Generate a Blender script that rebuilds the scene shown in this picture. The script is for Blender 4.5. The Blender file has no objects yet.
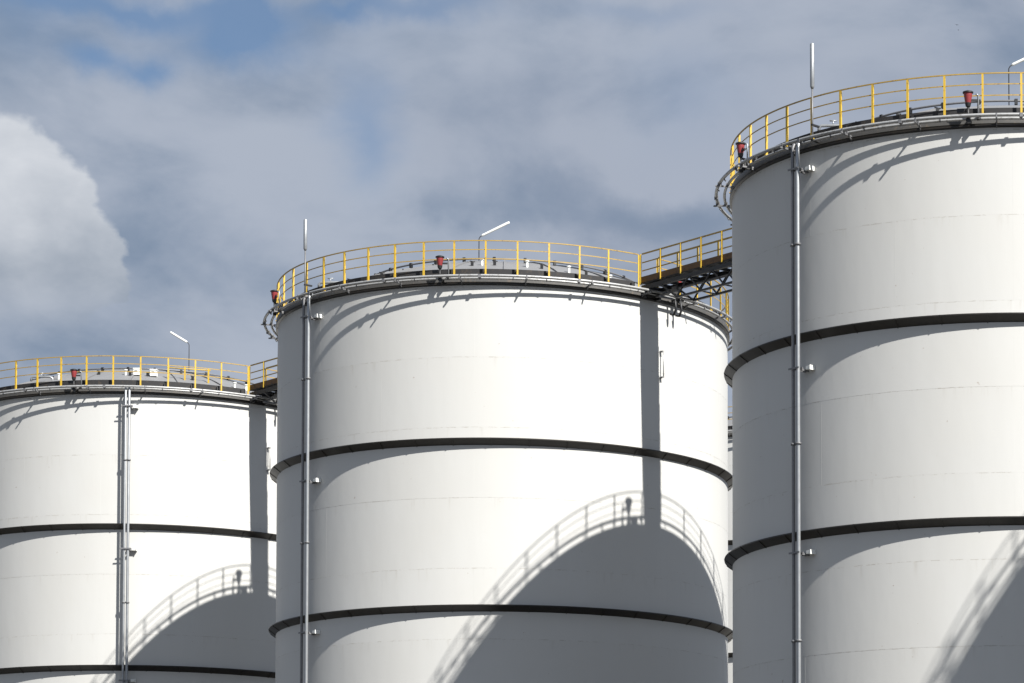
import bpy, math, random
from math import sin, cos, radians, pi, sqrt, atan2, asin, degrees
random.seed(7)
scene = bpy.context.scene
col = scene.collection

# ------------------------------------------------------------------ camera
CAM_F, CAM_P, CAM_R = 2947.72, 0.0564, 0.0043       # focal length in pixels, pitch, roll
PPX, PPY = 360.94, 477.70                            # shifted lens (verticals stay upright)
CAM_H = 1.6
cam_d = bpy.data.cameras.new('camera')
cam = bpy.data.objects.new('camera', cam_d)
col.objects.link(cam)
cam_d.sensor_width = 36.0
cam_d.lens = 36.0 * CAM_F / 1024.0
cam_d.shift_x = -PPX / 1024.0
cam_d.shift_y = PPY / 1024.0
cam_d.clip_start = 0.5
cam_d.clip_end = 20000
import mathutils
cam.matrix_world = (mathutils.Matrix.Translation((0, 0, CAM_H)) @
                    mathutils.Matrix.Rotation(pi / 2 + CAM_P, 4, 'X') @
                    mathutils.Matrix.Rotation(-CAM_R, 4, 'Z'))
scene.camera = cam
scene.render.resolution_x, scene.render.resolution_y = 1024, 683

# ------------------------------------------------------------------ render / exposure
scene.view_settings.view_transform = 'Standard'
scene.view_settings.look = 'None'
scene.view_settings.exposure = 0.97
scene.view_settings.gamma = 1.0

SUN_AZ, SUN_EL = radians(42.5), radians(43.2)       # azimuth measured from -Y towards +X

# ------------------------------------------------------------------ node helper
class NT:
    def __init__(s, tree):
        s.t = tree; s.n = tree.nodes; s.l = tree.links
    def node(s, typ, **kw):
        nd = s.n.new(typ)
        for k, v in kw.items(): setattr(nd, k, v)
        return nd
    def put(s, sock, v):
        if isinstance(v, bpy.types.NodeSocket): s.l.new(v, sock)
        elif v is not None: sock.default_value = v
    def math(s, op, a, b=None, c=None, clamp=False):
        nd = s.node('ShaderNodeMath', operation=op, use_clamp=clamp)
        s.put(nd.inputs[0], a)
        if b is not None: s.put(nd.inputs[1], b)
        if c is not None: s.put(nd.inputs[2], c)
        return nd.outputs[0]
    def smooth(s, v, a, b, lo=0.0, hi=1.0):
        nd = s.node('ShaderNodeMapRange', interpolation_type='SMOOTHSTEP')
        for i, x in enumerate((v, a, b, lo, hi)): s.put(nd.inputs[i], x)
        return nd.outputs[0]
    def mix(s, f, a, b, mode='MIX'):
        nd = s.node('ShaderNodeMix', data_type='RGBA', blend_type=mode)
        s.put(nd.inputs[0], f); s.put(nd.inputs[6], a); s.put(nd.inputs[7], b)
        return nd.outputs[2]
    def noise(s, vec, scale, detail=4, rough=0.5, dist=0.0, w=None):
        nd = s.node('ShaderNodeTexNoise')
        if w is not None:
            nd.noise_dimensions = '4D'; s.put(nd.inputs['W'], w)
        s.put(nd.inputs['Vector'], vec)
        nd.inputs['Scale'].default_value = scale
        nd.inputs['Detail'].default_value = detail
        nd.inputs['Roughness'].default_value = rough
        nd.inputs['Distortion'].default_value = dist
        return nd.outputs[0]
    def comb(s, x, y, z):
        nd = s.node('ShaderNodeCombineXYZ')
        for i, v in enumerate((x, y, z)): s.put(nd.inputs[i], v)
        return nd.outputs[0]
    def sep(s, v):
        nd = s.node('ShaderNodeSeparateXYZ'); s.put(nd.inputs[0], v)
        return nd.outputs[0], nd.outputs[1], nd.outputs[2]

# ------------------------------------------------------------------ world: blue sky under broken grey cloud
def sky_dir(px, py):
    """azimuth and elevation of a direction (used to place the clouds seen in the sky)"""
    X, Y = px - 512 - PPX, 341.5 + PPY - py
    c, s_ = cos(-CAM_R), sin(-CAM_R)
    a, b = X * c - Y * s_, X * s_ + Y * c
    d = (a / CAM_F, cos(CAM_P) - b / CAM_F * sin(CAM_P), sin(CAM_P) + b / CAM_F * cos(CAM_P))
    L = sqrt(sum(q * q for q in d))
    return atan2(d[0], d[1]), asin(d[2] / L)

world = bpy.data.worlds.new('World')
scene.world = world
world.use_nodes = True
W = NT(world.node_tree)
W.n.clear()
nish = W.node('ShaderNodeTexSky', sky_type='NISHITA')
nish.sun_disc = False
nish.sun_elevation = SUN_EL
nish.sun_rotation = pi - SUN_AZ          # clockwise from +Y seen from above
nish.air_density = 1.0; nish.dust_density = 0.6; nish.ozone_density = 3.0
tc = W.node('ShaderNodeTexCoord')
D = tc.outputs['Generated']
dx, dy, dz = W.sep(D)
az = W.math('ARCTAN2', dx, dy)
el = W.math('ARCSINE', dz)
# cloud fields, a little stretched sideways
cv = W.node('ShaderNodeMapping'); cv.inputs['Scale'].default_value = (1, 1, 1.7)
cv.inputs['Location'].default_value = (3.1, 0.4, 1.9)
W.put(cv.inputs[0], D)
cvo = cv.outputs[0]
n_big = W.noise(cvo, 5.0, 3, 0.5, 0.4)
n_mid = W.noise(cvo, 13.0, 7, 0.52, 0.35)
n_fine = W.noise(cvo, 42.0, 6, 0.55, 0.2)
wx = W.math('MULTIPLY', W.math('SUBTRACT', W.noise(cvo, 36.0, 6, 0.55), 0.5), 0.022)
cv2 = W.node('ShaderNodeMapping'); cv2.inputs['Location'].default_value = (7.7, 2.4, 5.9); W.put(cv2.inputs[0], D)
wy = W.math('MULTIPLY', W.math('SUBTRACT', W.noise(cv2.outputs[0], 36.0, 6, 0.55), 0.5), 0.022)
azw, elw = W.math('ADD', az, wx), W.math('ADD', el, wy)

def gauss(px, py, sx, sy, A=None, E=None):
    a, e = sky_dir(px, py)
    u = W.math('DIVIDE', W.math('SUBTRACT', A or azw, a), sx / CAM_F)
    v = W.math('DIVIDE', W.math('SUBTRACT', E or elw, e), sy / CAM_F)
    r2 = W.math('ADD', W.math('MULTIPLY', u, u), W.math('MULTIPLY', v, v))
    return W.math('EXPONENT', W.math('MULTIPLY', r2, -1.0))
def wsum(items):
    t = None
    for g, k in items:
        m = W.math('MULTIPLY', g, k)
        t = m if t is None else W.math('ADD', t, m)
    return t
# blue gaps
holes = wsum([(gauss(235, 46, 62, 20), 0.95), (gauss(85, 62, 26, 14), 0.85), (gauss(140, 72, 26, 14), 0.85), (gauss(100, 4, 160, 16), 0.75), (gauss(258, 20, 40, 20), 0.6),
              (gauss(430, 8, 60, 14), 0.6), (gauss(362, 122, 32, 50), 0.55), (gauss(345, 8, 40, 12), 0.75),
              (gauss(20, 22, 50, 30), 0.3), (gauss(140, 15, 260, 50), 0.14), (gauss(690, 92, 60, 50), 0.22), (gauss(640, 10, 90, 12), 0.28)])
hole_amt = W.math('MULTIPLY', holes, W.math('ADD', 0.45, W.math('MULTIPLY', n_mid, 1.1)))
gen_hole = W.smooth(W.math('ADD', n_big, W.math('MULTIPLY', n_mid, 0.35)), 0.585, 0.50, 0.0, 0.8)
away = W.smooth(W.math('ABSOLUTE', W.math('ADD', az, 0.12)), 0.26, 0.5)          # other gaps elsewhere in the same broken sky
hole_amt = W.math('MAXIMUM', hole_amt, W.math('MULTIPLY', gen_hole, away), clamp=True)
# grey cloud tone
tone = wsum([(n_big, 0.75), (n_mid, 1.05), (n_fine, 0.22)])
tone = W.math('ADD', tone, wsum([
    (gauss(240, 170, 170, 70), 0.10), (gauss(560, 60, 200, 60), 0.03), (gauss(672, 165, 85, 30), 0.55), (gauss(600, 222, 160, 16), -0.15), (gauss(440, 205, 40, 14), -0.05), (gauss(300, 262, 60, 22), 0.10), (gauss(560, 150, 60, 25), 0.10), (gauss(480, 205, 70, 22), -0.14),
    (gauss(560, 190, 220, 30), -0.10), (gauss(250, 300, 120, 70), -0.06), (gauss(150, 235, 60, 70), -0.12),
    (gauss(690, 215, 60, 25), -0.12), (gauss(930, 40, 160, 60), -0.02), (gauss(60, 345, 120, 25), -0.05),
    (gauss(400, 220, 90, 30), 0.08), (gauss(330, 160, 120, 40), 0.05), (gauss(60, 100, 80, 16), 0.02)]))
tn = W.smooth(tone, 0.74, 1.22)
cloud = W.mix(tn, (0.215, 0.295, 0.420, 1), (0.480, 0.535, 0.640, 1))
lilac = W.smooth(W.noise(cv2.outputs[0], 7.0, 3, 0.5), 0.45, 0.65)
cloud = W.mix(W.math('MULTIPLY', lilac, 0.30), cloud, (0.375, 0.42, 0.525, 1))
# the white cumulus heads at left
def disc(px, py, r):
    a, e = sky_dir(px, py)
    u, v = W.math('SUBTRACT', azw, a), W.math('SUBTRACT', elw, e)
    d = W.math('SQRT', W.math('ADD', W.math('MULTIPLY', u, u), W.math('MULTIPLY', v, v)))
    return W.math('SUBTRACT', 1.0, W.math('DIVIDE', d, r / CAM_F))
m = None
for (px, py, r) in ((-4, 176, 58), (34, 182, 46), (60, 206, 42), (76, 236, 40), (98, 258, 32), (10, 250, 80), (60, 286, 46),
                    (108, 282, 22), (-80, 190, 90), (-150, 230, 110), (-30, 300, 60)):
    q = disc(px, py, r)
    m = q if m is None else W.math('MAXIMUM', m, q)
_, e_a = sky_dir(60, 350); _, e_b = sky_dir(60, 265)
cum = W.math('MULTIPLY', W.smooth(m, -0.05, 0.20), W.smooth(el, e_a, e_b))
_, e_top = sky_dir(0, 130); _, e_bot = sky_dir(0, 335)
hgt = W.smooth(el, e_bot, e_top)
cbright = W.math('ADD', W.math('MULTIPLY', hgt, 0.80), W.math('MULTIPLY', W.math('SUBTRACT', n_fine, 0.5), 0.7))
cbright = W.math('ADD', cbright, W.math('MULTIPLY', W.math('SUBTRACT', W.noise(cv2.outputs[0], 18.0, 5, 0.5, 0.3), 0.5), 1.1))
cbright = W.math('ADD', cbright, 0.10, clamp=True)
ccol = W.mix(cbright, (0.30, 0.36, 0.45, 1), (0.82, 0.85, 0.90, 1))
cloud = W.mix(W.math('MULTIPLY', cum, 0.92), cloud, ccol)
bg1 = W.node('ShaderNodeBackground'); W.put(bg1.inputs[0], nish.outputs[0]); bg1.inputs[1].default_value = 0.050
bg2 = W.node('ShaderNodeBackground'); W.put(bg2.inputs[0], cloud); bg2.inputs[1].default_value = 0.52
mxs = W.node('ShaderNodeMixShader')
hole_f = W.math('MULTIPLY', W.math('MULTIPLY', hole_amt, 0.9), W.math('SUBTRACT', 1.0, cum))
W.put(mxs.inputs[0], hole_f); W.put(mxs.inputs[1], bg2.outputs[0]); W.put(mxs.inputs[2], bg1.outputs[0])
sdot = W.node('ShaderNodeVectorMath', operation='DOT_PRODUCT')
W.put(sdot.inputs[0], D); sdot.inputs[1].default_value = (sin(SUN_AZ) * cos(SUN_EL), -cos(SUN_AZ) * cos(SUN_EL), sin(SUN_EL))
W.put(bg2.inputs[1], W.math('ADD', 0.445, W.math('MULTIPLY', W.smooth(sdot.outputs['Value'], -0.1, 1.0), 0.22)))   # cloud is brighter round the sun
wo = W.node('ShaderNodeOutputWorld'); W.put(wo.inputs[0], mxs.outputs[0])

# ------------------------------------------------------------------ sun
sl = bpy.data.lights.new('sun', 'SUN')
sl.energy = 5.0; sl.angle = radians(0.6); sl.color = (1.0, 0.975, 0.925)
sun = bpy.data.objects.new('sun', sl); col.objects.link(sun)
sv = mathutils.Vector((sin(SUN_AZ) * cos(SUN_EL), -cos(SUN_AZ) * cos(SUN_EL), sin(SUN_EL)))
sun.rotation_euler = sv.to_track_quat('Z', 'Y').to_euler()
sun.location = (60, -60, 80)

# ------------------------------------------------------------------ materials
def mat(name):
    m_ = bpy.data.materials.new(name); m_.use_nodes = True
    t = NT(m_.node_tree)
    return m_, t, t.n['Principled BSDF']
def simple(name, c, rough=0.5, metal=0.0, var=0.12, scale=6.0, dirt=None, bump=0.0, amount=0.35):
    m_, t, b = mat(name)
    o = t.node('ShaderNodeTexCoord').outputs['Object']
    r = t.node('ShaderNodeObjectInfo').outputs['Random']
    n = t.noise(o, scale, 5, 0.6, 0.0, t.math('MULTIPLY', r, 37.0))
    a = tuple(min(1, v * (1 - var)) for v in c) + (1,); z = tuple(min(1, v * (1 + var)) for v in c) + (1,)
    cc = t.mix(n, a, z)
    if dirt:
        k = t.smooth(t.noise(o, scale * 2.7, 6, 0.65, 0.3, t.math('MULTIPLY', r, 11.0)), 0.52, 0.66, 0, amount)
        cc = t.mix(k, cc, tuple(dirt) + (1,))
    t.put(b.inputs['Base Color'], cc)
    t.put(b.inputs['Roughness'], t.math('ADD', rough - 0.08, t.math('MULTIPLY', n, 0.16)))
    b.inputs['Metallic'].default_value = metal
    if bump:
        bp = t.node('ShaderNodeBump'); bp.inputs['Strength'].default_value = bump; bp.inputs['Distance'].default_value = 0.01
        t.put(bp.inputs['Height'], n); t.put(b.inputs['Normal'], bp.outputs[0])
    return m_

COURSE = 2.353; TOP = 24.85
def white_paint():
    m_, t, b = mat('white_tank_paint')
    o = t.node('ShaderNodeTexCoord').outputs['Object']
    r = t.node('ShaderNodeObjectInfo').outputs['Random']
    x, y, z = t.sep(o)
    th = t.math('ARCTAN2', x, y)
    arc = t.math('MULTIPLY', th, 8.0)
    cyl = t.comb(x, y, t.math('MULTIPLY', z, 0.07))               # vertical streaks
    st = t.noise(cyl, 2.6, 6, 0.62, 0.0, t.math('MULTIPLY', r, 9.0))
    cloud_ = t.noise(o, 0.35, 4, 0.55, 0.0, t.math('MULTIPLY', r, 1.0))
    base = t.mix(st, (0.458, 0.454, 0.436, 1), (0.498, 0.495, 0.480, 1))
    base = t.mix(t.math('MULTIPLY', r, 0.35), base, (0.520, 0.518, 0.505, 1))
    base = t.mix(t.smooth(cloud_, 0.35, 0.7), base, (0.480, 0.474, 0.454, 1))
    # height inside one course, 0 = at a seam
    k = t.math('FRACT', t.math('DIVIDE', t.math('SUBTRACT', TOP + 40 * COURSE, z), COURSE))
    below = t.smooth(k, 0.0, 0.22, 1.0, 0.0)                       # dirt runs starting at the seam
    runs = t.smooth(t.noise(cyl, 5.5, 5, 0.7, 0.0, t.math('MULTIPLY', r, 23.0)), 0.53, 0.72)
    base = t.mix(t.math('MULTIPLY', t.math('MULTIPLY', below, runs), 0.26), base, (0.30, 0.27, 0.22, 1))
    seam = t.math('MAXIMUM', t.smooth(k, 0.0, 0.010, 1.0, 0.0), t.smooth(k, 0.990, 1.0, 0.0, 1.0))
    dash = t.smooth(t.noise(t.comb(x, y, t.math('MULTIPLY', z, 0.3)), 3.3, 6, 0.75, 0.0, t.math('MULTIPLY', r, 5.0)), 0.50, 0.58)
    base = t.mix(t.math('MULTIPLY', t.math('MULTIPLY', seam, dash), 0.62), base, (0.25, 0.22, 0.18, 1))
    fleck = t.smooth(t.noise(o, 9.0, 3, 0.5, 0.0, t.math('MULTIPLY', r, 3.0)), 0.735, 0.76)
    base = t.mix(t.math('MULTIPLY', fleck, 0.55), base, (0.20, 0.13, 0.08, 1))
    t.put(b.inputs['Base Color'], base)
    b.inputs['Roughness'].default_value = 0.55
    b.inputs['Specular IOR Level'].default_value = 0.22
    wav = t.noise(t.comb(arc, t.math('MULTIPLY', z, 0.35), 0.0), 0.55, 4, 0.5, 0.0, t.math('MULTIPLY', r, 4.0))
    bp = t.node('ShaderNodeBump'); bp.inputs['Strength'].default_value = 0.35; bp.inputs['Distance'].default_value = 0.06
    t.put(bp.inputs['Height'], wav); t.put(b.inputs['Normal'], bp.outputs[0])
    return m_

M = {}
M['white'] = white_paint()
M['roof'] = simple('grey_roof_paint', (0.155, 0.155, 0.158), 0.6, 0, 0.12, 1.5, (0.2, 0.19, 0.17))
M['girder'] = simple('weathered_dark_steel', (0.012, 0.0095, 0.007), 0.42, 0.0, 0.5, 1.8, (0.05, 0.04, 0.028), amount=0.2)
M['galv'] = simple('galvanised_steel', (0.30, 0.31, 0.32), 0.42, 0.55, 0.15, 5.0, (0.25, 0.25, 0.24))
M['galv_dark'] = simple('dull_pipe_steel', (0.15, 0.15, 0.155), 0.5, 0.3, 0.2, 5.0, (0.05, 0.04, 0.035))
M['pipe'] = simple('painted_ring_pipe', (0.34, 0.34, 0.335), 0.45, 0.35, 0.15, 4.0, (0.08, 0.07, 0.05), amount=0.6)
M['curb'] = simple('curb_paint', (0.075, 0.073, 0.07), 0.5, 0, 0.12, 3.0, (0.15, 0.12, 0.09), amount=0.5)
M['yellow'] = simple('yellow_paint', (0.50, 0.325, 0.028), 0.5, 0, 0.10, 4.0, (0.12, 0.06, 0.025), amount=0.5)
M['rail'] = simple('weathered_yellow_rail_paint', (0.33, 0.215, 0.042), 0.55, 0, 0.15, 4.0, (0.09, 0.045, 0.02), amount=0.6)
M['toe'] = simple('dark_toe_board_paint', (0.014, 0.0135, 0.015), 0.75, 0, 0.3, 3.0, (0.07, 0.05, 0.03))
M['black'] = simple('black_steel', (0.012, 0.0125, 0.014), 0.5, 0, 0.3, 4.0, (0.04, 0.03, 0.02))
M['grating'] = simple('grating_steel', (0.025, 0.025, 0.028), 0.6, 0.0, 0.3, 6.0)
M['rust'] = simple('rusty_brown_channel', (0.10, 0.048, 0.013), 0.65, 0, 0.45, 2.2, (0.022, 0.013, 0.010), amount=0.85)
M['red'] = simple('red_lens_plastic', (0.22, 0.030, 0.032), 0.4, 0, 0.12, 8.0)
M['lampwhite'] = simple('white_lamp_plastic', (0.74, 0.74, 0.70), 0.35, 0, 0.04, 5.0)
M['concrete'] = simple('concrete', (0.30, 0.29, 0.27), 0.85, 0, 0.15, 0.8, (0.18, 0.17, 0.15), bump=0.3)
M['bird'] = simple('dark_feathers', (0.03, 0.03, 0.035), 0.8)
gm, gt, gb = mat('gravel_ground')
go = gt.node('ShaderNodeTexCoord').outputs['Object']
gc = gt.mix(gt.noise(go, 0.05, 6, 0.6), (0.040, 0.036, 0.029, 1), (0.066, 0.060, 0.049, 1))
gc = gt.mix(gt.smooth(gt.noise(go, 14.0, 3, 0.6), 0.4, 0.65, 0, 0.3), gc, (0.10, 0.10, 0.095, 1))
gt.put(gb.inputs['Base Color'], gc); gb.inputs['Roughness'].default_value = 0.95
M['ground'] = gm

# ------------------------------------------------------------------ mesh helpers
class MB:
    def __init__(s): s.v = []; s.f = []; s.sm = []
    def add(s, vs, fs, smooth=False):
        o = len(s.v); s.v += vs; s.f += [tuple(i + o for i in q) for q in fs]; s.sm += [smooth] * len(fs)
    def box(s, c, d, rz=0.0, tilt=0.0):
        """box centred at c with size d = (radial-x, y, z) turned by rz about z"""
        hx, hy, hz = d[0] / 2, d[1] / 2, d[2] / 2
        vs = []
        for z in (-hz, hz):
            for x_, y_ in ((-hx, -hy), (hx, -hy), (hx, hy), (-hx, hy)):
                zz = z + x_ * tilt
                vs.append((c[0] + x_ * cos(rz) - y_ * sin(rz), c[1] + x_ * sin(rz) + y_ * cos(rz), c[2] + zz))
        s.add(vs, [(0, 3, 2, 1), (4, 5, 6, 7), (0, 1, 5, 4), (1, 2, 6, 5), (2, 3, 7, 6), (3, 0, 4, 7)])
    def bar(s, a, b, w, h=None):
        """rectangular bar from a to b"""
        a, b = mathutils.Vector(a), mathutils.Vector(b); h = h or w
        t = (b - a).normalized()
        up = mathutils.Vector((0, 0, 1)) if abs(t.z) < 0.95 else mathutils.Vector((1, 0, 0))
        u = t.cross(up).normalized(); v = u.cross(t)
        vs = []
        for p in (a, b):
            for x_, y_ in ((-1, -1), (1, -1), (1, 1), (-1, 1)):
                q = p + u * (x_ * w / 2) + v * (y_ * h / 2); vs.append(tuple(q))
        s.add(vs, [(0, 1, 2, 3), (7, 6, 5, 4), (0, 4, 5, 1), (1, 5, 6, 2), (2, 6, 7, 3), (3, 7, 4, 0)])
    def tube(s, pts, r, n=8, closed=False, caps=True):
        P = [mathutils.Vector(p) for p in pts]; N = len(P)
        vs = []; prev = None
        for i in range(N):
            if closed: t = P[(i + 1) % N] - P[i - 1]
            else: t = P[min(i + 1, N - 1)] - P[max(i - 1, 0)]
            t.normalize()
            if prev is None:
                up = mathutils.Vector((0, 0, 1)) if abs(t.z) < 0.9 else mathutils.Vector((1, 0, 0))
                u = t.cross(up).normalized()
            else:
                u = (prev - t * prev.dot(t)).normalized()
            prev = u; v = t.cross(u)
            rr = r[i] if isinstance(r, (list, tuple)) else r
            for k in range(n):
                a = 2 * pi * k / n
                vs.append(tuple(P[i] + u * (cos(a) * rr) + v * (sin(a) * rr)))
        fs = []
        for i in range(N if closed else N - 1):
            j = (i + 1) % N
            for k in range(n):
                k2 = (k + 1) % n
                fs.append((i * n + k, i * n + k2, j * n + k2, j * n + k))
        s.add(vs, fs, True)
        if caps and not closed:
            o = len(s.v) - len(vs)
            s.f.append(tuple(o + k for k in range(n))[::-1]); s.sm.append(False)
            s.f.append(tuple(o + (N - 1) * n + k for k in range(n))); s.sm.append(False)
    def lathe(s, prof, n=96, a0=0.0, a1=2 * pi, c=(0, 0), cap=False):
        """turn a profile of (r, z); every profile segment keeps its own sharp edges"""
        full = abs(a1 - a0 - 2 * pi) < 1e-6
        m_ = n if full else n + 1
        for (r0, z0), (r1, z1) in zip(prof[:-1], prof[1:]):
            vs = []
            for i in range(m_):
                a = a0 + (a1 - a0) * i / n
                sn, cs = sin(a), -cos(a)
                vs.append((c[0] + r0 * sn, c[1] + r0 * cs, z0)); vs.append((c[0] + r1 * sn, c[1] + r1 * cs, z1))
            fs = []
            for i in range(n):
                j = (i + 1) % m_
                fs.append((2 * i, 2 * j, 2 * j + 1, 2 * i + 1))
            s.add(vs, fs, True)
        if cap:
            for q in (prof[0], prof[-1]):
                if q[0] > 1e-4:
                    vs = [(c[0] + q[0] * sin(2 * pi * i / n), c[1] - q[0] * cos(2 * pi * i / n), q[1]) for i in range(n)]
                    s.add(vs, [tuple(range(n)) if q is prof[-1] else tuple(range(n))[::-1]])
    def mesh(s, name):
        me = bpy.data.meshes.new(name)
        me.from_pydata(s.v, [], s.f)
        me.polygons.foreach_set('use_smooth', s.sm)
        me.update()
        return me

CACHE = {}
def cached(key, fn):
    if key not in CACHE:
        b = MB(); fn(b); CACHE[key] = b.mesh(key)
    return CACHE[key]
def link(name, me, material, parent=None, loc=None, rz=None):
    """one object; alike pieces share their mesh"""
    if not me.materials: me.materials.append(M[material])
    o = bpy.data.objects.new(name, me); col.objects.link(o)
    if me.materials[0] != M[material]:
        o.material_slots[0].link = 'OBJECT'; o.material_slots[0].material = M[material]
    if parent: o.parent = parent
    if loc: o.location = loc
    if rz is not None: o.rotation_euler = (0, 0, rz)
    return o
def thing(name, label, cat, loc=(0, 0, 0), rz=0.0, group=None):
    o = bpy.data.objects.new(name, None); col.objects.link(o)
    o.empty_display_size = 0.3
    o.location = loc; o.rotation_euler = (0, 0, rz); o['label'] = label; o['category'] = cat
    if group: o['group'] = group
    return o
def P(th, r, z):
    """point at angle th (degrees, from -Y towards +X) on a circle round the tank axis"""
    a = radians(th); return (r * sin(a), -r * cos(a), z)

# ------------------------------------------------------------------ setting
b = MB(); b.add([(-6000, -3000, 0), (6000, -3000, 0), (6000, 9000, 0), (-6000, 9000, 0)], [(0, 1, 2, 3)])
g = link('ground', b.mesh('ground'), 'ground'); g['kind'] = 'structure'

CEN = {'A': (-30.1767, 122.4877), 'B': (-13.1606, 104.8365), 'C': (3.8713, 87.0283),
       'D': (-4.5, 151.5), 'E': (20.903, 69.22)}
SHELL = 8.0
def direction(a, b_):
    (x0, y0), (x1, y1) = CEN[a], CEN[b_]
    return degrees(atan2(x1 - x0, y0 - y1))

def dome(r): return 27.2 - r * r / 32.0

def build_tank(key, label, cat, post_phase, gates, pipes, extra=0.0, nozzles=()):
    t = thing('storage_tank', label, cat, (*CEN[key], 0), group='white storage tanks')
    # ---- shell courses, top to bottom
    z1 = TOP + 0.13
    zt = TOP
    k = 0
    bounds = []
    z = TOP + extra
    while z > 0.9:
        bounds.append((max(z - COURSE, 0.45), z)); z -= COURSE
    for i, (zb, zu) in enumerate(bounds):
        if i == 0: zu += 0.13
        rr = SHELL + 0.0006 * ((i * 7) % 3 - 1)
        def f(b, zb=zb, zu=zu, rr=rr):
            b.lathe([(rr - 0.002, zb), (rr, zb + 0.002), (rr, zu - 0.002), (rr - 0.002, zu)], 360)
        me = cached('shell_course_%d_%.2f' % (i, zb), f)
        link('shell_course', me, 'white', t)
    def seams(b):
        rng = random.Random(3)
        for i, (zb, zu) in enumerate(bounds):
            off = (i % 3) * 18 + rng.uniform(-4, 4) + 9.5
            for q in range(7):
                a = off + q * 360 / 7.0
                p = P(a, SHELL - 0.0003, (zb + zu) / 2)
                b.box(p, (0.003, 0.008, zu - zb - 0.03), radians(a) - pi / 2)
    o = link('weld_bead', cached('weld_bead_%.1f' % extra, seams), 'white', t); o['kind'] = 'stuff'
    # ---- wind girders
    gz = 19.75 + extra
    def gird(b):
        b.lathe([(7.99, -0.215), (8.235, -0.035), (8.245, -0.03), (8.245, 0.0), (8.235, 0.006), (7.99, 0.03)], 288)
    def stiff(b):
        for q in range(40):
            a = radians(q * 9 + 4); sn, cs = sin(a), -cos(a); tx, ty = cos(a) * 0.011, sin(a) * 0.011
            pr = [(7.995, -0.232), (8.252, -0.045), (8.252, 0.004), (7.995, 0.034)]
            vs = [(r_ * sn + s_ * tx, r_ * cs + s_ * ty, z_) for s_ in (-1, 1) for r_, z_ in pr]
            b.add(vs, [(0, 1, 2, 3), (7, 6, 5, 4), (0, 4, 5, 1), (1, 5, 6, 2), (2, 6, 7, 3)])
    while gz > 1.5:
        gi = link('wind_girder', cached('wind_girder', gird), 'girder', t, (0, 0, gz))
        so = link('stiffener_plates', cached('stiffener_plates', stiff), 'girder', gi); so['kind'] = 'stuff'
        gz -= 5.549
    # ---- foundation
    link('foundation_ring', cached('foundation_ring', lambda b: b.lathe([(8.6, 0), (8.6, 0.40), (8.55, 0.45), (7.9, 0.45)], 128)), 'concrete', t)
    e = extra
    # ---- roof
    def roof(b):
        pr = [(8.02, 25.19)] + [(r_, dome(r_)) for r_ in (7.9, 7, 6, 5, 4, 3, 2, 1, 0.01)]
        b.lathe(pr[:2], 180)
        vs = []; n = 144
        for r_, z_ in pr[1:]:
            for i in range(n):
                a = 2 * pi * i / n; vs.append((r_ * sin(a), -r_ * cos(a), z_))
        fs = []
        for j in range(len(pr) - 2):
            for i in range(n):
                i2 = (i + 1) % n; fs.append((j * n + i, j * n + i2, (j + 1) * n + i2, (j + 1) * n + i))
        b.add(vs, fs, True)
    ro = link('roof', cached('roof', roof), 'roof', t, (0, 0, e))
    def rib(b):
        pts = [(0, -r_, dome(r_) + 0.02) for r_ in (7.7, 6.5, 5.2, 4, 2.8, 1.6)]
        for p, q in zip(pts[:-1], pts[1:]): b.bar(p, q, 0.06, 0.06)
    for q in range(24):
        link('roof_rib', cached('roof_rib', rib), 'roof', ro, rz=radians(q * 15 + 7))
    def rpipe(b):
        n = 144; b.tube([P(i * 360 / n, 5.0, dome(5.0) + 0.13) for i in range(n)], 0.032, 6, True)
    rp = link('roof_pipe', cached('roof_pipe', rpipe), 'galv_dark', ro)
    def rclamp(b):
        for q in range(30):
            p = P(q * 12 + 3, 5.0, dome(5.0) + 0.10); b.box(p, (0.09, 0.09, 0.16), radians(q * 12))
    o = link('pipe_support', cached('pipe_support', rclamp), 'black', ro); o['kind'] = 'stuff'
    # ---- curb angle and the rim
    def curb(b):
        b.lathe([(7.99, 24.99), (8.05, 25.00), (8.06, 25.01), (8.06, 25.185), (8.05, 25.2), (7.9, 25.205)], 240)
    link('rim_curb', cached('rim_curb', curb), 'curb', t, (0, 0, e))
    def under(b):
        b.lathe([(7.992, 24.90), (8.075, 24.93), (8.075, 24.98), (8.045, 24.985)], 240)
    link('rim_ledge', cached('rim_ledge', under), 'girder', t, (0, 0, e))
    # ---- cooling water rings and their brackets
    def ring(r_, rad, z_):
        def f(b):
            n = 240; b.tube([P(i * 360 / n, r_, z_) for i in range(n)], rad, 8, True)
        return f
    for r_, rad, z_, mt in ((8.225, 0.042, 25.09, 'pipe'), (8.47, 0.048, 25.12, 'pipe')):
        link('cooling_water_pipe', cached('cooling_water_pipe_%.2f' % r_, ring(r_, rad, z_)), mt, t, (0, 0, e))
    def brk(b):
        b.bar((0, -8.0, 25.03), (0, -8.60, 25.03), 0.04, 0.045)
        b.bar((0, -7.99, 24.90), (0, -8.28, 25.08), 0.03, 0.03)
        b.box((0, -8.47, 25.10), (0.035, 0.115, 0.11))
        b.box((0, -8.225, 25.09), (0.035, 0.10, 0.10))
    for q in range(24):
        link('pipe_bracket', cached('pipe_bracket', brk), 'galv_dark', t, (0, 0, e), radians(-3 + q * 15))
    def noz(b):
        for q in range(48):
            a = 1.5 + q * 7.5
            b.tube([P(a, 8.47, 25.06), P(a, 8.42, 25.0)], 0.022, 6)
            if q % 3 == 0: b.box(P(a, 8.47, 25.10), (0.09, 0.12, 0.11), radians(a))
    o = link('spray_nozzle', cached('spray_nozzle', noz), 'galv_dark', t, (0, 0, e)); o['kind'] = 'stuff'
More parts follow.
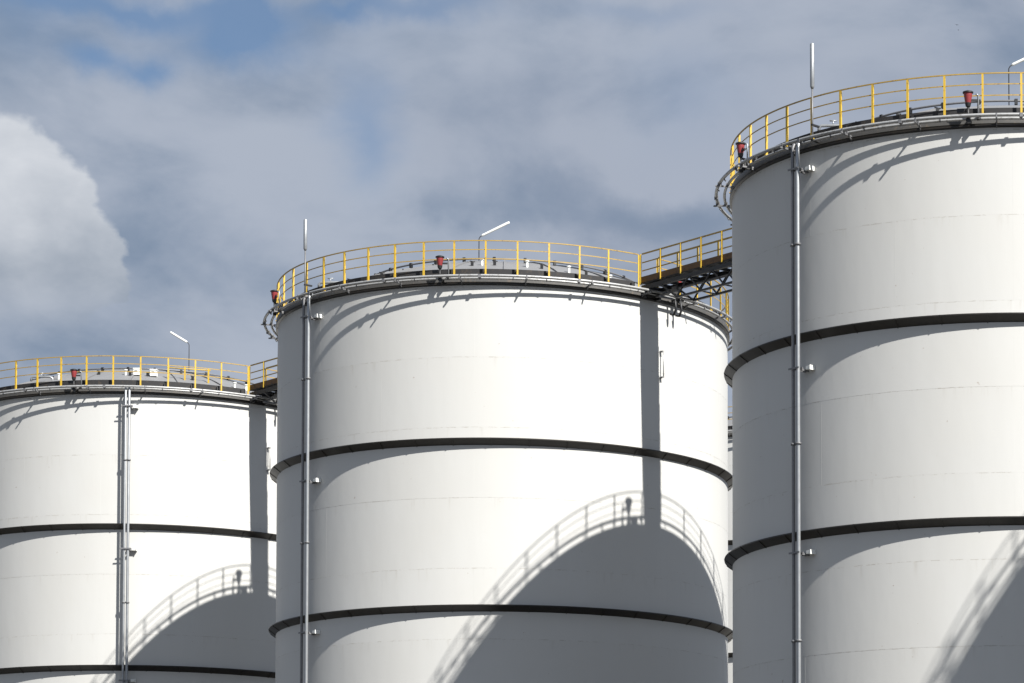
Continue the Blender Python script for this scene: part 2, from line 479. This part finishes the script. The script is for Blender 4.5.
    # ---- toe board, railing with a gap at each footbridge
    gates_ = sorted([(g_ % 360) for g_ in gates])
    spans = []
    if not gates_: spans = [(0, 360)]
    else:
        for i, g0 in enumerate(gates_):
            g1 = gates_[(i + 1) % len(gates_)]
            if g1 <= g0: g1 += 360
            spans.append((g0 + 2.9, g1 - 2.9))
    def arc_bar(z_, h, d, nm, par, r_=8.02):
        b = MB()
        for (s0, s1) in spans:
            n = max(2, int((s1 - s0) / 2.0))
            b.lathe([(r_, z_ - h / 2), (r_ + d, z_ - h / 2), (r_ + d, z_ + h / 2), (r_, z_ + h / 2), (r_, z_ - h / 2)], n, radians(s0), radians(s1))
        return link(nm, b.mesh(nm), 'rail', par, (0, 0, e) if par is t else None)
    tb = MB()
    for (s0, s1) in spans:
        tb.lathe([(7.80, 25.28), (7.83, 25.28), (7.83, 25.50), (7.80, 25.50), (7.80, 25.28)], int((s1 - s0) / 2) , radians(s0), radians(s1))
    link('toe_board', tb.mesh('toe_board'), 'toe', t, (0, 0, e))
    def tleg(b):
        for q in range(48):
            p = P(q * 7.5 + 2.4, 7.87, 25.33); b.box(p, (0.05, 0.09, 0.20), radians(q * 7.5 + 2.4))
    o = link('toe_board_clip', cached('toe_board_clip', tleg), 'black', t, (0, 0, e)); o['kind'] = 'stuff'
    rail = arc_bar(26.40, 0.032, 0.032, 'railing', t)
    for z_ in (26.10, 25.79):
        arc_bar(z_, 0.031, 0.010, 'rail', rail)
    def post(b):
        b.box((0, -8.05, 25.795), (0.058, 0.010, 1.17)); b.box((0.021, -8.02, 25.795), (0.010, 0.050, 1.17))
        b.box((0, -8.03, 25.24), (0.10, 0.10, 0.03))
    angs = [post_phase + 7.5 * q for q in range(48)]
    angs = [a for a in angs if not any(abs((a - g_ + 180) % 360 - 180) < 4.5 for g_ in gates_)]
    for g_ in gates_: angs += [g_ - 2.9, g_ + 2.9]
    for a in angs:
        link('railing_post', cached('railing_post', post), 'yellow', rail, None, radians(a))
    # ---- downpipes with their brackets
    for (a, rad, mt) in pipes:
        b = MB(); b.tube([P(a, 8.38, 0.45), P(a, 8.38, 8), P(a, 8.38, 16), P(a, 8.38, 24.95), P(a, 8.33, 25.08), P(a, 8.22, 25.12)], rad, 12)
        dp = link('downpipe', b.mesh('downpipe'), mt, t, (0, 0, e) if e else None)
        fl = MB()
        for zz in (22.2, 16.6, 11.1, 5.6):
            fl.tube([P(a, 8.38, zz), P(a, 8.38, zz + 0.06)], rad * 1.5, 12)
        link('pipe_flange', fl.mesh('pipe_flange'), 'galv_dark', dp)
    if pipes:
        a0 = sum(p_[0] for p_ in pipes) / len(pipes)
        def clampf(b):
            b.box((-0.02, -8.30, 0), (0.44, 0.04, 0.04)); b.box((0, -8.15, -0.03), (0.05, 0.34, 0.05))
            b.box((0.12, -8.15, -0.03), (0.05, 0.34, 0.05))
            b.box((0, -8.46, 0), (0.42, 0.02, 0.05))
        def boxf(b):
            b.box((0.27, -8.10, 0.02), (0.13, 0.18, 0.10)); b.box((0.37, -8.10, 0.02), (0.03, 0.20, 0.13))
        for zz in (24.36, 18.74, 13.58, 8.03, 2.5):
            c_ = link('pipe_clamp', cached('pipe_clamp', clampf), 'galv_dark', t, (0, 0, zz + e), radians(a0))
            link('clamp_plate', cached('clamp_plate', boxf), 'lampwhite', c_)
    # ---- short standpipe and hanging pipe loop near the bridge end
    b = MB(); b.tube([P(48.3, 8.02, 23.25), P(48.3, 8.16, 23.2), P(48.3, 8.16, 22.35), P(48.3, 8.02, 22.3)], 0.022, 8)
    b.box(P(48.3, 8.08, 23.22), (0.09, 0.16, 0.04), radians(48)); b.box(P(48.3, 8.08, 22.33), (0.09, 0.16, 0.04), radians(48))
    link('standpipe', b.mesh('standpipe'), 'pipe', t, (0, 0, e))
    b = MB()
    for da in (0, 1.9):
        b.tube([P(50.5 + da, 8.15, 25.1), P(50.5 + da, 8.40, 25.0), P(50.5 + da, 8.44, 24.7), P(50.5 + da, 8.34, 24.5), P(50.5 + da, 8.18, 24.55)], 0.04, 8)
    link('pipe_loop', b.mesh('pipe_loop'), 'black', t, (0, 0, e))
    # ---- small fittings on the roof
    for (x_, y_, kind) in nozzles:
        z_ = dome(sqrt(x_ * x_ + y_ * y_)) + e
        if kind == 'n':
            def nf(b): b.lathe([(0.045, -0.05), (0.045, 0.18), (0.075, 0.18), (0.075, 0.22), (0.0001, 0.225)], 14)
            link('roof_nozzle', cached('roof_nozzle', nf), 'lampwhite', ro, (x_, y_, z_ - e))
        elif kind == 'h':
            def hf(b):
                b.box((0, 0, 0.12), (0.24, 0.24, 0.24)); b.box((0, 0, 0.26), (0.28, 0.28, 0.035)); b.bar((-0.06, -0.15, 0.2), (0.06, -0.15, 0.2), 0.02)
            link('roof_hatch', cached('roof_hatch', hf), 'lampwhite', ro, (x_, y_, z_ - e))
        elif kind == 'v':
            def vf(b):
                b.tube([(-0.45, 0, 0.02), (-0.45, 0, 0.14), (-0.38, 0, 0.2), (0.3, 0, 0.2), (0.4, 0, 0.12), (0.4, 0, -0.02)], 0.045, 8)
                b.tube([(-0.05, 0, 0.2), (-0.05, 0, 0.34)], 0.02, 6); b.tube([(-0.15, 0, 0.34), (0.05, 0, 0.34)], 0.02, 6)
            link('roof_valve', cached('roof_valve', vf), 'galv', ro, (x_, y_, z_ - e))
        elif kind == 'k':
            def kf(b):
                b.box((0, 0, 0.06), (0.09, 0.09, 0.14)); b.tube([(-0.08, 0, 0.16), (0.10, 0, 0.13)], 0.018, 6)
            link('roof_fitting', cached('roof_fitting', kf), 'black', ro, (x_, y_, z_ - e))
    return t

phiAB, phiBC, phiCE = direction('A', 'B'), direction('B', 'C'), direction('C', 'E')
tA = build_tank('A', 'leftmost white tank, its left side cut off by the photo edge', 'storage tank', 3.2,
                [phiAB + 0.3], [(7.0, 0.048, 'galv'), (7.95, 0.055, 'galv')],
                nozzles=[(0.42, -6, 'n'), (0.62, -6.1, 'k'), (0.88, -6, 'h'), (1.30, -6, 'k'), (1.55, -6, 'h'), (-2.25, -6, 'n'), (-2.9, -6, 'v'), (4.6, -5.2, 'n'), (3.0, -5.6, 'k'),
                         (5.0, -4.9, 'n'), (-0.7, -5.8, 'k'), (-5.2, -5.5, 'k')])
tB = build_tank('B', 'middle white tank with the round shadow of its neighbour low on its right side', 'storage tank', 2.6,
                [phiBC + 0.3, phiAB + 180 - 0.3], [(-44.9, 0.055, 'galv'), (-46.95, 0.048, 'galv_dark')],
                nozzles=[(1.5, -6, 'n'), (-0.03, -6, 'n'), (2.92, -6, 'n'), (4.32, -6, 'n'), (-4.6, -5.6, 'k'), (0.4, -6, 'k'), (-0.35, -6.1, 'k'),
                         (2.0, -6, 'k'), (3.5, -5.9, 'k'), (-5.3, -5.0, 'v'), (-3.4, -6.2, 'k')])
tC = build_tank('C', 'nearest white tank, running out of the photo at the right edge', 'storage tank', 1.8,
                [phiBC + 180 - 0.3], [(-44.7, 0.055, 'galv'), (-46.1, 0.048, 'galv_dark')],
                nozzles=[(-4.85, -5.7, 'v'), (-3.1, -6.3, 'k'), (-2.0, -6.5, 'k'), (1.2, -6, 'k'), (0.7, -6.2, 'k'), (-4.2, -6.2, 'k'), (1.7, -6, 'h')])
tD = build_tank('D', 'white tank behind, glimpsed in the narrow slit between middle and right tank', 'storage tank', 0.0,
                [], [], extra=3.7)
tE = build_tank('E', 'white tank beyond the right edge', 'storage tank', 0.0,
                [], [])
tE['label'] = 'white tank out of frame at right, throwing its shadow on the nearest tank'

# ------------------------------------------------------------------ footbridges between the tanks
def build_bridge(a, b_, off, label):
    phi = radians(direction(a, b_))
    (x0, y0), (x1, y1) = CEN[a], CEN[b_]
    L = sqrt((x1 - x0) ** 2 + (y1 - y0) ** 2)
    rx, ry = cos(phi), sin(phi)
    t = thing('footbridge', label, 'footbridge', (x0 + rx * off, y0 + ry * off, 0), phi - pi / 2, 'footbridges linking the tank roofs')
    # local axes: +X along the bridge, +Y towards the right-hand (far) side
    s0, s1 = 8.0, L - 8.0
    n = 9; step = (s1 - s0 - 0.2) / (n - 1)
    def deck(b):
        b.box(((s0 + s1) / 2, 0, 25.43), (s1 - s0 - 0.1, 0.70, 0.04))
        x = s0 + 0.2
        while x < s1 - 0.1:
            b.box((x, 0, 25.30), (0.05, 0.70, 0.10)); x += 0.52
    link('deck', cached('deck_' + a, deck), 'grating', t)
    for sd in (-1, 1):
        def ch(b):
            y_ = sd * 0.36
            b.box(((s0 + s1) / 2, y_, 25.54), (s1 - s0, 0.014, 0.20))
            b.box(((s0 + s1) / 2, y_ - sd * 0.02, 25.635), (s1 - s0, 0.045, 0.012))
        link('side_channel', cached('side_channel_%s%d' % (a, sd), ch), 'rust', t)
        def beam(b):
            y_ = sd * 0.33
            b.box(((s0 + s1) / 2, y_, 25.26), (s1 - s0 - 0.1, 0.07, 0.14))
        link('side_beam', cached('side_beam_%s%d' % (a, sd), beam), 'black', t)
        def chord(b):
            y_ = sd * 0.36
            xs, xe = s0 + 1.95, s1 - 1.95
            b.bar((xs, y_, 24.63), (xe, y_, 24.63), 0.07, 0.07)
            b.bar((xs, y_, 24.63), (xs - 0.85, y_, 25.2), 0.055, 0.055)
            b.bar((xe, y_, 24.63), (xe + 0.85, y_, 25.2), 0.055, 0.055)
        link('bottom_chord', cached('bottom_chord_%s%d' % (a, sd), chord), 'black', t)
        xs, xe = s0 + 1.95, s1 - 1.95
        nb = 8; d = (xe - xs) / nb
        def diag(b): b.bar((0, 0, 24.66), (d, 0, 25.22), 0.045, 0.045)
        for q in range(nb + 1):
            if q < nb:
                if q % 2 == 0:
                    o = link('truss_diagonal', cached('truss_diagonal', diag), 'black', t, (xs + q * d, sd * 0.36, 0))
                else:
                    o = link('truss_diagonal', cached('truss_diagonal', diag), 'black', t, (xs + (q + 1) * d, sd * 0.36, 0), pi)
        def tr(z_, h, d_, nm, par):
            b = MB(); b.box(((s0 + s1) / 2, sd * 0.362, z_), (s1 - s0 - 0.2, d_, h))
            return link(nm, b.mesh(nm), 'rail', par)
        rl = tr(26.42, 0.042, 0.042, 'railing', t)
        tr(26.12, 0.040, 0.010, 'rail', rl); tr(25.84, 0.040, 0.010, 'rail', rl)
        def post(b): b.box((0, 0, 25.905), (0.062, 0.012, 1.03)); b.box((0.025, -sd * 0.0, 25.905), (0.012, 0.055, 1.03))
        for q in range(n):
            link('railing_post', cached('bridge_post', post), 'yellow', rl, (s0 + 0.02 + q * step, sd * 0.378, 0))
        # lacing under the deck
    def cross(b): b.bar((0, -0.34, 24.63), (0, 0.34, 24.63), 0.04, 0.04)
    for q in range(5):
        link('cross_bar', cached('cross_bar', cross), 'black', t, (s0 + 1.95 + q * (s1 - s0 - 3.9) / 4, 0, 0))
    # end bearings resting on the tank rim
    def seat(b):
        for xx in (s0 + 0.12, s1 - 0.12):
            b.box((xx, 0, 25.13), (0.36, 0.72, 0.12)); b.box((xx, -0.3, 25.0), (0.30, 0.08, 0.16)); b.box((xx, 0.3, 25.0), (0.30, 0.08, 0.16))
    link('end_bearing', cached('end_bearing_' + a, seat), 'black', t)
    # feeder pipe and valve slung under the deck near the tank
    b = MB()
    b.tube([(s0 + 0.3, 0.1, 25.0), (s0 + 0.9, 0.1, 25.0), (s0 + 1.2, 0.1, 25.08), (s1 - 0.3, 0.1, 25.08)], 0.05, 8)
    b.box((s0 + 1.35, 0.1, 25.05), (0.25, 0.2, 0.2)); b.tube([(s0 + 0.9, -0.25, 24.85), (s0 + 0.9, 0.3, 24.85)], 0.04, 8)
    link('feeder_pipe', b.mesh('feeder_pipe'), 'galv_dark', t)
    return t
build_bridge('A', 'B', 0.08, 'yellow railed footbridge leaving the leftmost tank, mostly hidden behind the middle tank')
build_bridge('B', 'C', 0.10, 'yellow railed footbridge with black truss from the middle tank to the right tank')

# ------------------------------------------------------------------ red warning lamps on the rims
def warning_lamp(key, a, label):
    c = CEN[key]; p = P(a, 8.36, 24.99)
    t = thing('warning_lamp', label, 'warning lamp', (c[0] + p[0], c[1] + p[1], p[2]), radians(a), 'red warning lamps clamped to the tank rims'); t.scale = (0.88, 0.88, 0.88)
    # local: -Y outwards
    link('lens', cached('lamp_lens', lambda b: b.lathe([(0.085, 0.56), (0.105, 0.66), (0.128, 0.80), (0.135, 0.88)], 20, cap=True)), 'red', t)
    link('cap', cached('lamp_cap', lambda b: b.lathe([(0.13, 0.872), (0.168, 0.885), (0.168, 0.92), (0.10, 0.95), (0.0001, 0.955)], 20)), 'black', t)
    link('lamp_base', cached('lamp_base', lambda b: (b.lathe([(0.03, 0.44), (0.075, 0.47), (0.098, 0.575), (0.09, 0.58)], 20), b.tube([(0, 0, 0.0), (0, 0, 0.46)], 0.035, 10))), 'black', t)
    def br(b):
        b.tube([(0.30, 0.12, 0.10), (0.30, 0.12, 0.80), (0.29, 0.10, 0.84), (0.24, 0.06, 0.86)], 0.030, 8)
    link('conduit', cached('lamp_conduit', br), 'galv', t)
    link('bracket_arm', cached('lamp_arm', lambda b: b.bar((0.28, 0.04, 0.66), (0.08, 0, 0.66), 0.05, 0.06)), 'black', t)
    link('junction_box', cached('lamp_box', lambda b: (b.box((-0.22, 0.34, 0.44), (0.32, 0.12, 0.12)), b.bar((-0.1, 0.3, 0.42), (0.02, 0, 0.42), 0.06))), 'black', t)
    link('clamp', cached('lamp_clamp', lambda b: (b.box((0.0, 0.06, 0.10), (0.14, 0.16, 0.16)), b.box((0.0, 0.2, 0.12), (0.10, 0.26, 0.08)), b.box((0.03, 0.0, 0.0), (0.11, 0.12, 0.12)))), 'black', t)
    link('conduit_clamp', cached('conduit_clamp', lambda b: b.box((0.29, 0.1, 0.14), (0.08, 0.2, 0.14))), 'black', t)
warning_lamp('A', -7.0, 'red warning lamp on the rim of the leftmost tank, beside the left photo edge')
warning_lamp('A', 52, 'red warning lamp under the footbridge end on the leftmost tank')
warning_lamp('B', -64.8, 'red warning lamp at the far left edge of the middle tank rim')
warning_lamp('B', -7.7, 'red warning lamp on the front rim of the middle tank, left of its lamp post')
warning_lamp('B', 52, 'red warning lamp half hidden under the footbridge on the middle tank')
warning_lamp('B', -130, 'warning lamp behind the middle tank, seen only as shadow on the leftmost tank')
warning_lamp('C', -65.3, 'red warning lamp at the left edge of the right tank rim')
warning_lamp('C', -8.3, 'red warning lamp on the front rim of the right tank')
warning_lamp('C', -130, 'warning lamp behind the right tank, seen only as shadow on the middle tank')

# ------------------------------------------------------------------ lamp posts on the roofs
def lamp_post(key, ox, top, dx, dz_, label):
    c = CEN[key]; zb = dome(abs(ox)) - 0.03
    t = thing('lamp_post', label, 'lamp post', (c[0] + ox, c[1], zb), 0, 'tube lamp posts on the tank roofs')
    h = top - zb; sg = 1 if dx > 0 else -1
    b = MB(); b.tube([(0, 0, 0), (0, 0, h - 0.10), (sg * 0.04, 0, h - 0.03), (sg * 0.12, 0, h + 0.02)], 0.016, 8)
    b.box((0, 0, 0.02), (0.2, 0.2, 0.04)); b.box((0, -0.05, 0.25), (0.12, 0.1, 0.2))
    link('pole', b.mesh('pole'), 'black', t)
    b = MB(); x0, z0 = sg * 0.08, h
    b.tube([(x0, 0, z0), (x0 + dx * 0.06, 0, z0 + dz_ * 0.06), (x0 + dx * 0.94, 0, z0 + dz_ * 0.94), (x0 + dx, 0, z0 + dz_)], [0.03, 0.047, 0.047, 0.03], 12)
    link('tube_lamp', b.mesh('tube_lamp'), 'lampwhite', t)
lamp_post('A', 1.54, 28.70, -0.72, 0.44, 'lamp post on the leftmost tank roof, white tube pointing up to the left')
lamp_post('B', -0.94, 28.62, 1.02, 0.50, 'lamp post on the middle tank roof, white tube pointing up to the right')
lamp_post('C', 0.30, 29.15, 1.05, 0.50, 'lamp post on the right tank roof, its white tube cut by the right photo edge')

# ------------------------------------------------------------------ antennas
def antenna(key, a, z0, z1, label):
    c = CEN[key]; p = P(a, 8.34, 24.95)
    t = thing('antenna', label, 'antenna', (c[0] + p[0], c[1] + p[1], p[2]), radians(a), 'whip antennas on the tank rims')
    b = MB(); b.tube([(0, 0, 0), (0, 0, z0 - p[2])], 0.026, 8); link('mast', b.mesh('mast'), 'galv_dark', t)
    b = MB(); b.tube([(0, 0, z0 - p[2] - 0.03), (0, 0, z0 - p[2] + 0.04), (0, 0, z1 - p[2] - 0.03), (0, 0, z1 - p[2])], [0.03, 0.062, 0.062, 0.04], 12)
    link('radome', b.mesh('radome'), 'galv', t)
    b = MB(); b.box((0, 0.12, 0.12), (0.08, 0.3, 0.05)); b.box((0, 0.12, 0.55), (0.06, 0.3, 0.05)); link('mast_bracket', b.mesh('mast_bracket'), 'black', t)
antenna('B', -46.9, 26.70, 27.76, 'whip antenna with thick white upper half at the left rim of the middle tank')
antenna('C', -41.0, 26.54, 27.81, 'whip antenna with thick white upper half at the left rim of the right tank')

# ------------------------------------------------------------------ yellow guard rail on the roof of the left tank
cA = CEN['A']
t = thing('guard_rail', 'low yellow guard rail on the roof of the leftmost tank below its lamp post', 'guard rail', (cA[0], cA[1], 0))
bb = MB(); bb.tube([(2.1, -6.1, 26.34), (3.7, -5.5, 26.34)], 0.022, 8); link('rail', bb.mesh('rail'), 'yellow', t)
for x_ in (2.15, 2.75, 3.62):
    y_ = -6.1 + (x_ - 2.1) / 1.6 * 0.6
    bb = MB(); z_ = dome(sqrt(x_ * x_ + y_ * y_)); bb.box((x_, y_, (z_ + 26.37) / 2), (0.06, 0.04, 26.40 - z_ + 0.05)); link('post', bb.mesh('post'), 'yellow', t)

# ------------------------------------------------------------------ two far birds
def bird(loc, rz, s_, label):
    b = MB()
    b.tube([(0, -0.16, 0), (0, -0.08, 0), (0, 0.05, 0.01), (0, 0.18, 0)], [0.005, 0.035, 0.04, 0.01], 8)
    o = link('bird', b.mesh('bird'), 'bird', None, loc, rz); o.scale = (s_,) * 3
    o['label'] = label; o['category'] = 'bird'; o['group'] = 'birds high over the right tank'
    for sg in (-1, 1):
        w = MB(); w.add([(0, -0.05, 0.02), (sg * 0.16, -0.03, 0.09), (sg * 0.36, 0.06, 0.04), (sg * 0.15, 0.06, 0.085), (0, 0.06, 0.02),
                         (0, -0.05, 0.012), (sg * 0.16, -0.03, 0.082), (sg * 0.36, 0.06, 0.036), (sg * 0.15, 0.06, 0.077), (0, 0.06, 0.012)],
                        [(0, 1, 3, 4), (1, 2, 3), (9, 8, 6, 5), (8, 7, 6), (0, 5, 6, 1), (1, 6, 7, 2), (2, 7, 8, 3), (3, 8, 9, 4)])
        link('wing', w.mesh('wing'), 'bird', o)
bird((6.04, 200, 67.76), 0.4, 0.42, 'upper of two tiny dark birds in the grey sky above the right tank')
bird((6.14, 200, 67.40), 1.1, 0.3, 'lower of two tiny dark birds in the grey sky above the right tank')
